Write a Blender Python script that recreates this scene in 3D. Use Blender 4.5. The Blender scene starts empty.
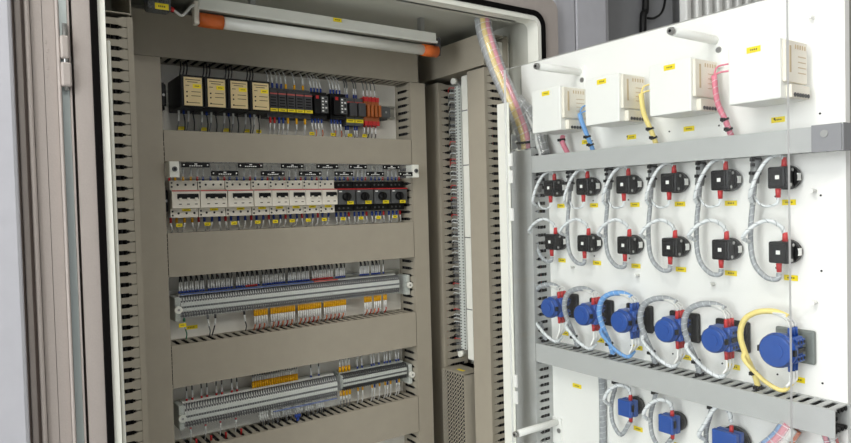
import bpy, bmesh, math, random
from mathutils import Vector, Matrix
random.seed(7)
S = bpy.context.scene
COL = S.collection
H = 1.5            # eye height; everything below is built with z = 0 at eye level, then lifted
ORD = ['first', 'second', 'third', 'fourth', 'fifth', 'sixth']

# ------------------------------------------------------------------ materials
def lin(c):
    return tuple((v/255/12.92) if v/255 <= .04045 else ((v/255+.055)/1.055)**2.4 for v in c)
MATS = {}
def mat(name, rgb, rough=.5, metal=0, var=.06, scale=30, bump=0, spec=.5, coat=0):
    var = var*.4 if var <= .06 else var
    if name in MATS: return MATS[name]
    m = bpy.data.materials.new(name); m.use_nodes = True
    nt = m.node_tree; b = nt.nodes['Principled BSDF']
    c = lin(rgb)
    tc = nt.nodes.new('ShaderNodeTexCoord'); nz = nt.nodes.new('ShaderNodeTexNoise')
    nz.inputs['Scale'].default_value = scale; nz.inputs['Detail'].default_value = 3
    nt.links.new(tc.outputs['Object'], nz.inputs['Vector'])
    r = nt.nodes.new('ShaderNodeValToRGB')
    r.color_ramp.elements[0].position = .3; r.color_ramp.elements[1].position = .7
    r.color_ramp.elements[0].color = (*[v*(1-var) for v in c], 1)
    r.color_ramp.elements[1].color = (*[min(1, v*(1+var)) for v in c], 1)
    nt.links.new(nz.outputs['Fac'], r.inputs['Fac'])
    nt.links.new(r.outputs['Color'], b.inputs['Base Color'])
    b.inputs['Roughness'].default_value = rough; b.inputs['Metallic'].default_value = metal
    b.inputs['Specular IOR Level'].default_value = spec
    b.inputs['Coat Weight'].default_value = coat
    if bump:
        bp = nt.nodes.new('ShaderNodeBump'); bp.inputs['Strength'].default_value = bump
        bp.inputs['Distance'].default_value = .002
        nt.links.new(nz.outputs['Fac'], bp.inputs['Height']); nt.links.new(bp.outputs['Normal'], b.inputs['Normal'])
    MATS[name] = m
    return m
def clear(name, tint=(.97, .98, .98), haze=.04, gloss=.12, rough=.03, hazecol=(.9, .9, .9)):
    if name in MATS: return MATS[name]
    m = bpy.data.materials.new(name); m.use_nodes = True
    nt = m.node_tree; nt.nodes.remove(nt.nodes['Principled BSDF']); out = nt.nodes['Material Output']
    t = nt.nodes.new('ShaderNodeBsdfTransparent'); t.inputs[0].default_value = (*tint, 1)
    d = nt.nodes.new('ShaderNodeBsdfDiffuse'); d.inputs[0].default_value = (*hazecol, 1)
    g = nt.nodes.new('ShaderNodeBsdfGlossy'); g.inputs['Roughness'].default_value = rough
    f = nt.nodes.new('ShaderNodeFresnel'); f.inputs[0].default_value = 1.3 + gloss
    m1 = nt.nodes.new('ShaderNodeMixShader'); m1.inputs[0].default_value = haze
    m2 = nt.nodes.new('ShaderNodeMixShader')
    nt.links.new(t.outputs[0], m1.inputs[1]); nt.links.new(d.outputs[0], m1.inputs[2])
    ge = nt.nodes.new('ShaderNodeNewGeometry'); ma = nt.nodes.new('ShaderNodeMath'); ma.operation = 'SUBTRACT'; ma.use_clamp = True
    nt.links.new(f.outputs[0], ma.inputs[0]); nt.links.new(ge.outputs['Backfacing'], ma.inputs[1])   # only the outer faces of the sheet mirror
    nt.links.new(ma.outputs[0], m2.inputs[0]); nt.links.new(m1.outputs[0], m2.inputs[1]); nt.links.new(g.outputs[0], m2.inputs[2])
    nt.links.new(m2.outputs[0], out.inputs[0])
    MATS[name] = m
    return m
M_duct = mat('stone_grey_pvc', (172, 165, 149), .55)
M_cover = mat('stone_grey_cover', (166, 158, 142), .5)
M_dduct = mat('light_grey_pvc', (190, 192, 190), .5)
M_dcover = mat('light_grey_cover', (182, 184, 183), .45)
M_plate = mat('mounting_plate_cream', (250, 247, 236), .4)
M_shell = mat('grey_powder_coat', (196, 196, 186), .45, bump=.1, scale=400)
M_frame = mat('grey_frame_coat', (172, 163, 157), .5, bump=.1, scale=400)
M_blueg = mat('bluish_panel_coat', (190, 190, 196), .35)
M_gap = mat('taupe_recess_coat', (140, 126, 118), .6)
M_steel = mat('galvanised_steel', (196, 206, 204), .3, .6)
M_white = mat('white_powder_coat', (246, 246, 242), .4, var=.015)
M_lip = mat('white_lip', (236, 236, 226), .4, var=.03)
M_gasket = mat('black_foam_gasket', (13, 11, 11), .95, spec=.1)
M_black = mat('black_plastic', (13, 13, 14), .45, spec=.3)
M_dark = mat('anthracite_plastic', (66, 66, 68), .5)
M_dgrey = mat('dark_grey_plastic', (84, 86, 86), .5)
M_ivory = mat('ivory_plastic', (238, 232, 218), .4)
M_recess = mat('tan_recess', (205, 184, 150), .6)
M_beige = mat('beige_label_plate', (222, 200, 150), .5)
M_yellow = mat('yellow_sticker', (250, 226, 20), .5, var=.03)
M_ink = mat('dark_print', (60, 50, 30), .6)
M_red = mat('red_plastic', (196, 38, 40), .4)
M_redline = mat('faded_red_line', (200, 90, 84), .5)
M_blue = mat('blue_plastic', (30, 78, 160), .35)
M_bluew = mat('blue_ferrule', (36, 66, 150), .4)
M_marker = mat('dull_blue_marker', (90, 112, 170), .5)
M_orange = mat('orange_ferrule', (255, 188, 8), .4)
M_orcap = mat('orange_tube_cap', (214, 104, 40), .4)
M_amber = mat('amber_fuse_holder', (170, 92, 40), .3)
M_tube = mat('frosted_glass_tube', (236, 236, 228), .3)
M_term = mat('light_grey_terminal', (232, 233, 226), .5)
M_termd = mat('grey_terminal', (196, 201, 194), .5)
M_sleeve = mat('white_marker_sleeve', (246, 246, 242), .5)
M_wire_w = mat('white_wire', (222, 222, 218), .5)
M_wire_k = mat('black_wire', (40, 38, 38), .5)
M_wire_g = mat('grey_wire', (120, 122, 122), .5)
M_wire_r = mat('red_wire', (200, 50, 44), .5)
M_wire_o = mat('orange_wire', (226, 120, 70), .5)
M_wire_b = mat('blue_wire', (110, 165, 226), .5)
M_wire_y = mat('yellow_wire', (246, 226, 140), .5)
M_wire_p = mat('pink_wire', (226, 130, 150), .5)
M_wire_gr = mat('green_wire', (50, 130, 90), .5)
M_wrap = mat('silver_grey_wrap', (158, 162, 166), .4, var=.15, scale=120)
M_wrapw = mat('white_wrap', (226, 230, 232), .4, var=.1, scale=120)
M_clear = clear('clear_plastic', haze=.05, gloss=.08)
M_acryl = clear('clear_acrylic', tint=(.985, .99, .985), haze=.012, gloss=.03)
M_edge = clear('acrylic_edge', tint=(.9, .95, .93), haze=.85, gloss=.3)
M_spiral = clear('milky_spiral_wrap', tint=(.97, .97, .97), haze=.22, gloss=.15, hazecol=(.8, .8, .8))
M_zinc = mat('zinc_screw', (170, 170, 168), .35, .8)
M_rail = mat('din_rail_zinc', (200, 200, 190), .35, .7)
M_floor = mat('grey_epoxy_floor', (150, 150, 146), .4, scale=4)
M_wall = mat('off_white_wall', (214, 212, 206), .8, scale=5)
M_mid = mat('mid_grey_coat', (140, 141, 144), .45)

# ------------------------------------------------------------------ mesh builder
class MB:
    def __init__(s): s.v = []; s.f = []; s.m = []; s.sm = []
    def quadbox(s, c, m=0, smooth=False):
        n = len(s.v); s.v += c
        for q in ((0,3,2,1),(4,5,6,7),(0,1,5,4),(1,2,6,5),(2,3,7,6),(3,0,4,7)):
            s.f.append(tuple(n+i for i in q)); s.m.append(m); s.sm.append(False)
        return s
    def box(s, a, b, m=0, bev=0):
        x0, x1 = sorted((a[0], b[0])); y0, y1 = sorted((a[1], b[1])); z0, z1 = sorted((a[2], b[2]))
        if bev <= 0:
            return s.quadbox([(x0,y0,z0),(x1,y0,z0),(x1,y1,z0),(x0,y1,z0),(x0,y0,z1),(x1,y0,z1),(x1,y1,z1),(x0,y1,z1)], m)
        bm = bmesh.new(); bmesh.ops.create_cube(bm, size=1)
        for v in bm.verts: v.co = Vector((x0+(v.co.x+.5)*(x1-x0), y0+(v.co.y+.5)*(y1-y0), z0+(v.co.z+.5)*(z1-z0)))
        bev = min(bev, (x1-x0)*.45, (y1-y0)*.45, (z1-z0)*.45)
        bmesh.ops.bevel(bm, geom=bm.edges[:], offset=bev, segments=2, profile=.5, affect='EDGES')
        n = len(s.v); bm.verts.index_update()
        s.v += [tuple(v.co) for v in bm.verts]
        for f in bm.faces: s.f.append(tuple(n+v.index for v in f.verts)); s.m.append(m); s.sm.append(False)
        bm.free(); return s
    def cyl(s, p, q, r, r2=None, seg=12, m=0, caps=True):
        p = Vector(p); q = Vector(q); r2 = r if r2 is None else r2
        d = (q-p).normalized(); u = d.orthogonal().normalized(); w = d.cross(u); n = len(s.v)
        for c, rr in ((p, r), (q, r2)):
            for i in range(seg):
                a = 2*math.pi*i/seg; s.v.append(tuple(c+u*math.cos(a)*rr+w*math.sin(a)*rr))
        for i in range(seg):
            j = (i+1) % seg; s.f.append((n+i, n+j, n+seg+j, n+seg+i)); s.m.append(m); s.sm.append(True)
        if caps:
            s.f.append(tuple(n+seg-1-i for i in range(seg))); s.m.append(m); s.sm.append(False)
            s.f.append(tuple(n+seg+i for i in range(seg))); s.m.append(m); s.sm.append(False)
        return s
    def tube(s, pts, r, seg=8, m=0):
        pts = [Vector(p) for p in pts]; k = len(pts); n = len(s.v)
        rs = r if isinstance(r, (list, tuple)) else [r]*k
        d0 = (pts[1]-pts[0]).normalized(); u = d0.orthogonal().normalized()
        for i in range(k):
            d = (pts[min(i+1, k-1)]-pts[max(i-1, 0)]).normalized()
            u = (u-d*u.dot(d)).normalized(); w = d.cross(u)
            for j in range(seg):
                a = 2*math.pi*j/seg; s.v.append(tuple(pts[i]+(u*math.cos(a)+w*math.sin(a))*rs[i]))
        for i in range(k-1):
            for j in range(seg):
                jj = (j+1) % seg; s.f.append((n+i*seg+j, n+i*seg+jj, n+(i+1)*seg+jj, n+(i+1)*seg+j)); s.m.append(m); s.sm.append(True)
        s.f.append(tuple(n+seg-1-j for j in range(seg))); s.m.append(m); s.sm.append(False)
        s.f.append(tuple(n+(k-1)*seg+j for j in range(seg))); s.m.append(m); s.sm.append(False)
        return s
    def prism_x(s, prof, x0, x1, m=0):           # profile of (y, z) extruded along x
        n = len(s.v); k = len(prof)
        s.v += [(x0, y, z) for y, z in prof]+[(x1, y, z) for y, z in prof]
        for i in range(k):
            j = (i+1) % k; s.f.append((n+i, n+j, n+k+j, n+k+i)); s.m.append(m); s.sm.append(False)
        s.f.append(tuple(n+i for i in range(k))[::-1]); s.m.append(m); s.sm.append(False)
        s.f.append(tuple(n+k+i for i in range(k))); s.m.append(m); s.sm.append(False)
        return s
    def ring(s, O, I, y0, y1, m=0):              # outlines O and I of (x, z), extruded in y
        n = len(s.v); k = len(O)
        for y in (y0, y1): s.v += [(x, y, z) for x, z in O]+[(x, y, z) for x, z in I]
        for i in range(k):
            j = (i+1) % k
            for q in ((i, j, k+j, k+i), (2*k+i, 3*k+i, 3*k+j, 2*k+j), (i, 2*k+i, 2*k+j, j), (k+i, k+j, 3*k+j, 3*k+i)):
                s.f.append(tuple(n+a for a in q)); s.m.append(m); s.sm.append(False)
        return s
    def mesh(s, name, mats, off=(0,0,0)):
        me = bpy.data.meshes.new(name)
        o = off
        me.from_pydata([(a-o[0], b-o[1], c-o[2]) for a, b, c in s.v], [], s.f); me.update()
        for mm in (mats if isinstance(mats, (list, tuple)) else [mats]): me.materials.append(mm)
        me.polygons.foreach_set('material_index', s.m); me.polygons.foreach_set('use_smooth', s.sm)
        bm = bmesh.new(); bm.from_mesh(me); bmesh.ops.recalc_face_normals(bm, faces=bm.faces); bm.to_mesh(me); bm.free()
        return me
def tag(o, label=None, cat=None, group=None, kind=None):
    if label: o['label'] = label
    if cat: o['category'] = cat
    if group: o['group'] = group
    if kind: o['kind'] = kind
    return o
def thing(name, label, cat, loc=(0,0,0), group=None):
    o = bpy.data.objects.new(name, None); o.empty_display_size = .02; COL.objects.link(o); o.location = loc
    o['o'] = 1; del o['o']
    return tag(o, label, cat, group)
ORI = {}
def part(name, mb, mats, parent, world=True, label=None):
    """a part of a thing; the builder's coordinates are scene coordinates (world) or the thing's own"""
    off = (0,0,0)
    if world:
        p = parent; off = Vector((0,0,0))
        while p: off += p.location; p = p.parent
    o = bpy.data.objects.new(name, mb.mesh(name, mats, off)); COL.objects.link(o)
    o.parent = parent
    if label: o['label'] = label
    return o
def single(name, mb, mats, label, cat, group=None, loc=(0,0,0)):
    o = bpy.data.objects.new(name, mb.mesh(name, mats, loc)); COL.objects.link(o); o.location = loc
    return tag(o, label, cat, group)
def struct(name, mb, mats):
    o = bpy.data.objects.new(name, mb.mesh(name, mats)); COL.objects.link(o); o['kind'] = 'structure'; return o
def copy_tree(o, parent=None):
    c = o.copy(); COL.objects.link(c); c.parent = parent
    for ch in list(o.children): copy_tree(ch, c)
    return c
def cat_rom(pts, n=6):
    P = [Vector(p) for p in pts]; P = [P[0]*2-P[1]]+P+[P[-1]*2-P[-2]]; out = []
    for i in range(1, len(P)-2):
        a, b, c, d = P[i-1:i+3]
        for k in range(n):
            t = k/n
            out.append(.5*((2*b)+(c-a)*t+(2*a-5*b+4*c-d)*t*t+(3*b-3*c+d-a)*t**3))
    out.append(P[-2]); return out
def helix(path, r, pitch, wr, m=0, mb=None, ph=0, seg=5, ribbon=False):
    path = [Vector(p) for p in path]; mb = mb or MB(); fr = []
    u = (path[1]-path[0]).normalized().orthogonal().normalized(); L = 0
    for i, p in enumerate(path):
        d = (path[min(i+1, len(path)-1)]-path[max(i-1, 0)]).normalized()
        u = (u-d*u.dot(d)).normalized(); w = d.cross(u)
        if i: L += (p-path[i-1]).length
        fr.append((L, p, u.copy(), w))
    pts = []; n = max(40, int(L/pitch*12)); k = 0
    for i in range(n+1):
        l = L*i/n
        while k < len(fr)-2 and fr[k+1][0] < l: k += 1
        a, b = fr[k], fr[k+1]; t = (l-a[0])/max(1e-9, b[0]-a[0]); t = min(1, t)
        an = 2*math.pi*l/pitch+ph
        c = a[1].lerp(b[1], t); uu = a[2].lerp(b[2], t); ww = a[3].lerp(b[3], t)
        pts.append(c+(uu*math.cos(an)+ww*math.sin(an))*r)
    return mb.tube(pts, wr, seg, m)
def rrect(x0, x1, z0, z1, r, n=8):
    o = []
    for cx, cz, a0 in ((x1-r, z1-r, 0), (x0+r, z1-r, 90), (x0+r, z0+r, 180), (x1-r, z0+r, 270)):
        for i in range(n+1):
            a = math.radians(a0+90*i/n); o.append((cx+r*math.cos(a), cz+r*math.sin(a)))
    return o

# ------------------------------------------------------------------ room
struct('floor', MB().box((-3, -2.5, -1.52), (4.5, 3.2, -1.5)), M_floor)
struct('ceiling', MB().box((-3, -2.5, 1.5), (4.5, 3.2, 1.52)), M_wall)
struct('wall_back', MB().box((-3, 3.2, -1.5), (4.5, 3.25, 1.5)), M_wall)
struct('wall_left', MB().box((-3.05, -2.5, -1.5), (-3, 3.2, 1.5)), M_wall)
struct('wall_right', MB().box((4.5, -2.5, -1.5), (4.55, 3.2, 1.5)), M_wall)

# ------------------------------------------------------------------ cabinet
XL, XR, ZT, ZB = .186, 1.226, .476, -1.36
cab = thing('electrical_cabinet', 'large open grey control cabinet with white mounting plate and black door gasket', 'cabinet', (.7, 1.45, -1.5))
part('back_panel', MB().box((XL-.006, 1.637, ZB-.02), (XR+.006, 1.645, ZT+.01)), M_shell, cab)
part('side_panel', MB().box((XL-.010, 1.262, ZB-.01), (XL-.002, 1.637, ZT+.01)), M_shell, cab)
part('side_panel', MB().box((XR+.002, 1.262, ZB-.01), (XR+.010, 1.637, ZT+.01)), M_shell, cab)
part('roof_panel', MB().box((XL-.002, 1.262, ZT+.002), (XR+.002, 1.637, ZT+.010)).box((.25, 1.262, ZT-.012), (1.18, 1.285, ZT+.002)), M_shell, cab)
part('floor_panel', MB().box((XL-.002, 1.262, ZB-.012), (XR+.002, 1.637, ZB-.002)), M_shell, cab)
part('plinth', MB().box((.16, 1.26, -1.5), (1.29, 1.64, ZB-.03)), M_dark, cab)
part('mounting_plate', MB().box((.275, 1.597, -1.3), (1.095, 1.600, .45)), M_plate, cab)
lipO = rrect(.190, 1.238, ZB-.004, ZT, .028); lipI = rrect(.202, 1.226, ZB+.008, ZT-.012, .018)
part('opening_lip', MB().ring(lipO, lipI, 1.232, 1.27), M_lip, cab, label='white folded lip round the opening')
gO = rrect(.179, 1.252, ZB-.018, .489, .040)
part('door_gasket', MB().ring(gO, lipO, 1.229, 1.262), M_gasket, cab, label='black foam gasket')
fO = rrect(.152, 1.305, ZB-.04, .53, .03)
part('front_frame', MB().ring(fO, gO, 1.236, 1.262), M_frame, cab)
part('mounting_rail', MB().box((1.201, 1.42, -1.3), (1.227, 1.50, .36), bev=.002), M_shell, cab)
# small bracket high on the right wall, with its cable port
part('hanging_bracket', MB().box((1.188, 1.345, .335), (1.226, 1.352, .43)).box((1.17, 1.352, .33), (1.175, 1.385, .425)).cyl((1.169, 1.368, .40), (1.178, 1.368, .40), .009, m=1), [M_lip, M_black], cab)
# white bracket strip inside the left edge
part('edge_strip', MB().box((.2045, 1.24, -1.3), (.2105, 1.262, .295), bev=.003), M_lip, cab)

# ------------------------------------------------------------------ slotted trunking
def trunking(label, L, W, D, M, mc, mw, pitch=.02, group=None, cover=None, slots=True, lens=None):
    s0, s1, s2, sw = (.006, .80, .86, .13) if L[0] in 'x' or (L[0] == 'y' and W[0] == 'z') else (.012, .70, .76, .19)
    """L=(axis, a, b) length; W=(axis, a, b) width; D=(axis, base, front) depth towards the cover"""
    ax = {'x': 0, 'y': 1, 'z': 2}
    def bx(mb, l0, l1, w0, w1, d0, d1):
        a = [0,0,0]; b = [0,0,0]
        for (k, _, _), p, q in ((L, l0, l1), (W, w0, w1), (D, d0, d1)):
            a[ax[k]] = p; b[ax[k]] = q
        mb.box(a, b)
    sg = 1 if D[2] > D[1] else -1; dep = abs(D[2]-D[1]); base = D[1]
    d = lambda t: base+sg*t
    loc = [0,0,0]
    for (k, p, q) in (L, W): loc[ax[k]] = (p+q)/2 if k != 'z' else min(p, q)
    loc[ax[D[0]]] = base
    t = thing('cable_trunking', label, 'cable duct', loc, group)
    mb = MB(); bx(mb, L[1], L[2], W[1]+.0012, W[2]-.0012, d(0), d(.002)); part('trunking_base', mb, M, t)
    n = max(1, round((L[2]-L[1])/pitch)); p = (L[2]-L[1])/n
    for w0, w1 in ((W[1]+.0012, W[1]+.003), (W[2]-.003, W[2]-.0012)):
        mb = MB(); bx(mb, L[1], L[2], w0, w1, d(.002), d(s0))
        if slots:
            for i in range(n):
                c = L[1]+p*(i+.5); hw = p*.5
                sl = p*(.25 if sw < .15 else .20)
                bx(mb, c-hw+sl, c+hw-sl, w0, w1, d(s0), d(dep*s1))
                bx(mb, c-hw+sl*.62, c+hw-sl*.62, w0, w1, d(dep*s1), d(dep*s2))
                bx(mb, c-hw+.0008, c+hw-.0008, w0, w1, d(dep*s2), d(dep-.002))
        else: bx(mb, L[1], L[2], w0, w1, d(.015), d(dep-.002))
        part('slotted_wall', mb, M, t)
    cv = cover or (L[1], L[2]); mb = MB()
    bx(mb, cv[0], cv[1], W[1], W[2], d(dep-.0018), d(dep))
    bx(mb, cv[0], cv[1], W[1], W[1]+.0011, d(dep-(.006 if sw < .15 else .010)), d(dep-.0018)); bx(mb, cv[0], cv[1], W[2]-.0011, W[2], d(dep-(.006 if sw < .15 else .010)), d(dep-.0018))
    part('trunking_cover', mb, mc, t)
    if slots:
        mb = MB(); w0, w1 = W[1]+.007, W[2]-.007; nw = max(2, round((w1-w0)/.0085)); nd = max(2, round(dep*.62/.0085)); e0 = L[1]+.004; e1 = min(L[2], cv[1])-.004
        for a in range(nw):
            for b in range(nd):
                if a not in (0, nw-1) and b != nd-1: continue
                pts = []; k = max(3, int((e1-e0)/.06))
                for i in range(k+1):
                    q = [0,0,0]; q[ax[L[0]]] = e0+(e1-e0)*i/k; jt = .0012 if 0 < i < k else 0
                    q[ax[W[0]]] = w0+(w1-w0)*a/(nw-1)+random.uniform(-jt, jt); q[ax[D[0]]] = d(.010+dep*.58*b/(nd-1))+random.uniform(-jt, jt)
                    pts.append(q)
                mb.tube(pts, .0040, 5, random.choice((0, 0, 0, 0, 1)))
        single('packed_wires', mb, [M_black, M_wire_k], 'dark wires in the '+label.replace('across the top of the mounting plate ', '').replace('the row of ', '').replace('white swing', 'swing'), 'wires', None, loc)['kind'] = 'stuff'
    return t
PY = ('y', 1.597, 1.515)
trunking('long grey slotted duct across the top of the mounting plate below the lamp', ('x', .30, 1.040), ('z', .336, .435), PY, M_duct, M_cover, None)
trunking('grey slotted duct between the relay row and the breaker row', ('x', .357, 1.011), ('z', .107, .176), PY, M_duct, M_cover, None)
trunking('grey slotted duct between the breaker row and the upper terminal row', ('x', .357, 1.011), ('z', -.150, -.052), PY, M_duct, M_cover, None)
trunking('grey slotted duct between the upper and lower terminal rows', ('x', .357, 1.011), ('z', -.3987, -.303), PY, M_duct, M_cover, None)
trunking('lowest grey slotted duct, under the lower terminal row', ('x', .357, 1.011), ('z', -.64, -.541), PY, M_duct, M_cover, None)
trunking('upright grey duct on the left side of the mounting plate', ('z', -1.28, .335), ('x', .300, .3555), PY, M_duct, M_cover, None)
trunking('upright grey duct on the right side of the mounting plate', ('z', -1.28, .335), ('x', 1.013, 1.062), PY, M_duct, M_cover, None)
trunking('upright duct with wire slots just inside the left cabinet edge', ('z', -1.28, .362), ('y', 1.3256, 1.397), ('x', .184, .264), M_duct, M_cover, None)
trunking('short dark-mouthed duct running back under the roof at left', ('y', 1.3256, 1.51), ('z', .366, .452), ('x', .184, .262), M_duct, M_cover, None, slots=False)
trunking('upright slotted duct on the right wall, nearest the mounting plate', ('z', -1.28, .345), ('y', 1.531, 1.60), ('x', 1.205, 1.12), M_duct, M_cover, None)
trunking('upright slotted duct on the right wall, nearest the cabinet opening', ('z', -1.28, .352), ('y', 1.3256, 1.397), ('x', 1.205, 1.12), M_duct, M_cover, None)
trunking('grey duct running front to back under the roof on the right wall', ('y', 1.3256, 1.625), ('z', .358, .442), ('x', 1.205, 1.12), M_duct, M_cover, None, slots=False)
# on the white swing panel
ep = thing('duct_end_bracket', 'grey bracket with a screw covering the free end of the upper swing panel duct', 'bracket', (1.2, .50, .088))
part('bracket_plate', MB().box((1.1375, .4765, .066), (1.1385, .522, .110)).box((1.1375, .4735, .066), (1.1998, .4750, .110)), M_mid, ep)
part('screw', MB().cyl((1.136, .502, .095), (1.1375, .502, .095), .006), M_zinc, ep)
trunking('light grey duct across the swing panel below the white instrument housings', ('y', .476, 1.1775), ('z', .067, .108), ('x', 1.2, 1.14), M_dduct, M_dcover, None)
trunking('light grey duct across the swing panel below the row of round blue switches', ('y', .4908, 1.176), ('z', -.4005, -.355), ('x', 1.2, 1.14), M_dduct, M_dcover, None)
trunking('upright light grey duct at the hinge side of the white swing panel', ('z', -1.1, .17), ('y', 1.178, 1.252), ('x', 1.2, 1.14), M_dduct, M_dcover, None, cover=(-1.1, .125))

# loose wires inside the upright ducts
def duct_wires(where, cols, ptf, r=.0024):
    for i, (cn, m) in enumerate(cols):
        x, y, z0, z1 = ptf(i); pts = []
        for k in range(14):
            t = k/13; pts.append((x+random.uniform(-.003, .003), y+random.uniform(-.003, .003), z0+(z1-z0)*t))
        single('wire', MB().tube(cat_rom(pts, 4), r, 6), m, '%s wire running up inside the %s' % (cn, where), 'wire', None, (x, y, z0))
WC = [('white', M_wire_w), ('red', M_wire_r), ('black', M_wire_k), ('orange', M_wire_o), ('blue', M_bluew), ('green', M_wire_gr)]
duct_wires('left-edge duct', [WC[2], WC[0], WC[3], WC[4], WC[1], WC[5]], lambda i: (.206+.007*i, 1.342+(i % 3)*.008, (-1.2, -.2, -.05, -1.2, -1.2, -.1)[i], (.33, .28, .30, -.35, -.33, .25)[i]))
duct_wires('right wall duct beside the mounting plate', [WC[1], WC[2], WC[0], WC[3], WC[5]], lambda i: (1.138+.009*i, 1.545+(i % 2)*.008, -1.2, (.32, .33, .3, .28, .1)[i]))
duct_wires('right wall duct beside the opening', [WC[2], WC[0], WC[4], WC[1]], lambda i: (1.136+.010*i, 1.34+(i % 2)*.008, -1.2, (.33, .3, .1, .2)[i]))
duct_wires('hinge side duct of the swing panel', [WC[2], ('yellow', M_wire_y), WC[4], WC[0], WC[1]], lambda i: (1.152+.008*i, 1.19+(i % 3)*.006, -1.0, (.15, .1, .12, .05, -.1)[i]))

# ------------------------------------------------------------------ lamp under the roof
lamp = thing('fluorescent_lamp', 'long unlit tube lamp with orange ends under the cabinet roof', 'lamp', (.71, 1.40, .39))
part('batten', MB().box((.405, 1.388, .418), (1.015, 1.416, .442), bev=.003).box((.405, 1.384, .414), (1.015, 1.388, .420)), M_lip, lamp)
for x in (.52, .97): part('bracket', MB().box((x, 1.395, .440), (x+.012, 1.41, .478)), M_zinc, lamp)
part('tube', MB().cyl((.455, 1.40, .396), (.980, 1.40, .396), .0132, seg=20), M_tube, lamp)
for a, b in ((.408, .458), (.977, 1.022)): part('tube_cap', MB().cyl((a, 1.40, .396), (b, 1.40, .396), .0150, seg=20), M_orcap, lamp, label='orange tube end cap')
for x, e in ((.397, .408), (1.022, 1.030)): part('tube_holder', MB().box((x, 1.39, .384), (e, 1.41, .432), bev=.003), M_ivory if x < .5 else M_dark, lamp)
def sticker_mb(c, w, h, n, u=None, t=.0006):
    """n: 'y' -> faces -Y (w along x); 'x' -> faces -X (w along y)"""
    mb = MB(); x, y, z = c
    if n == 'y':
        mb.box((x-w/2, y-t, z-h/2), (x+w/2, y, z+h/2))
        for k in range(4):
            a = x-w*.26+w*.14*k; mb.box((a, y-t-.0002, z-h*.14), (a+w*.08, y-t, z+h*.14), 1)
    else:
        mb.box((x-t, y-w/2, z-h/2), (x, y+w/2, z+h/2))
        for k in range(4):
            a = y-w*.26+w*.14*k; mb.box((x-t-.0002, a, z-h*.14), (x-t, a+w*.08, z+h*.14), 1)
    return mb
YM = [M_yellow, M_ink]
part('sticker', sticker_mb((.725, 1.384, .4345), .022, .009, 'y'), YM, lamp, label='small yellow sticker')
# door contact / thermostat beside the lamp
th = thing('lamp_switch', 'small speckled grey switch box with yellow sticker hanging left of the lamp', 'switch', (.325, 1.38, .476))
part('housing', MB().box((.300, 1.365, .395), (.346, 1.40, .476), bev=.006), mat('speckled_grey', (90, 92, 94), .6, var=.7, scale=260), th)
part('cable_gland', MB().cyl((.3465, 1.382, .405), (.354, 1.382, .403), .005), M_red, th)
part('mounting_tab', MB().box((.290, 1.37, .42), (.299, 1.39, .476)), M_bluew, th)
part('sticker', sticker_mb((.327, 1.3649, .402), .026, .012, 'y'), YM, th)
single('cable', MB().tube(cat_rom([(.354, 1.382, .403), (.368, 1.38, .394), (.380, 1.385, .405), (.392, 1.39, .419), (.405, 1.396, .424)]), .0028), M_wire_w,
       'short white cable from the speckled switch box to the lamp', 'cable', None, (.354, 1.382, .403))

# ------------------------------------------------------------------ DIN rails
def din_rail(z, label, x0=.362, x1=1.008, mb=None):
    m = MB().box((x0, 1.5935, z-.0135), (x1, 1.597, z+.0135)).box((x0, 1.5895, z-.0175), (x1, 1.5935, z-.0125)).box((x0, 1.5895, z+.0125), (x1, 1.5935, z+.0175))
    return single('din_rail', m, M_rail, label, 'rail', None, ((x0+x1)/2, 1.597, z))
din_rail(.26, 'metal rail carrying the relay row at the top')
din_rail(.024, 'metal rail carrying the breaker row')
din_rail(-.205, 'metal rail carrying the upper terminal row')
din_rail(-.475, 'metal rail carrying the lower terminal row')
def end_clamp(x, y, z, m, label, w=.012, h=.05, d=.045):
    t = thing('end_clamp', label, 'clamp', (x, 1.589, z))
    part('clamp_body', MB().box((x-w/2, 1.589-d, z-h/2), (x+w/2, 1.589, z+h/2), bev=.003).box((x-w/2, 1.589-d*.6, z-h*.62), (x+w/2, 1.589, z-h/2)).box((x-w/2, 1.589-d*.6, z+h/2), (x+w/2, 1.589, z+h*.62)), m, t)
    part('screw', MB().cyl((x, 1.589-d-.001, z), (x, 1.589-d+.002, z), .003), M_zinc, t)
end_clamp(.3665, 0, .258, M_black, 'black end clamp left of the black relay boxes')
end_clamp(.950, 0, .252, M_dgrey, 'grey end clamp right of the amber fuse terminals', .03, .03)
end_clamp(.3640, 0, .02, M_black, 'black end clamp left of the white breakers', .008)

# ------------------------------------------------------------------ row 1: relay boxes
for i in range(4):
    x = .387+.0515*i
    t = thing('monitoring_relay', 'black box relay with beige face, %s from the left in the top row' % ORD[i], 'relay', (x+.025, 1.589, .26), 'black relay boxes in the top row')
    part('housing', MB().box((x, 1.478, .224), (x+.0500, 1.589, .2945), bev=.002), M_black, t)
    f = MB().box((x+.0065, 1.4765, .2275), (x+.0455, 1.478, .2895))
    for k, (a, b, z) in enumerate([(.010, .042, .284), (.014, .036, .279), (.010, .018, .271), (.022, .042, .258), (.022, .042, .249), (.012, .040, .234)]):
        f.box((x+a, 1.4762, z-.0007), (x+b, 1.4765, z+.0007), 1)
    fp = part('face_plate', f, [M_beige, M_ink], t, label='beige printed face plate')
    part('sticker', sticker_mb((x+.0345, 1.4764, .2705), .018, .009, 'y'), YM, t)
    for z in (.257, .2475, .2345): part('indicator_lamp', MB().cyl((x+.0125, 1.4755, z), (x+.0125, 1.4765, z), .0018), M_black, t)
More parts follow.
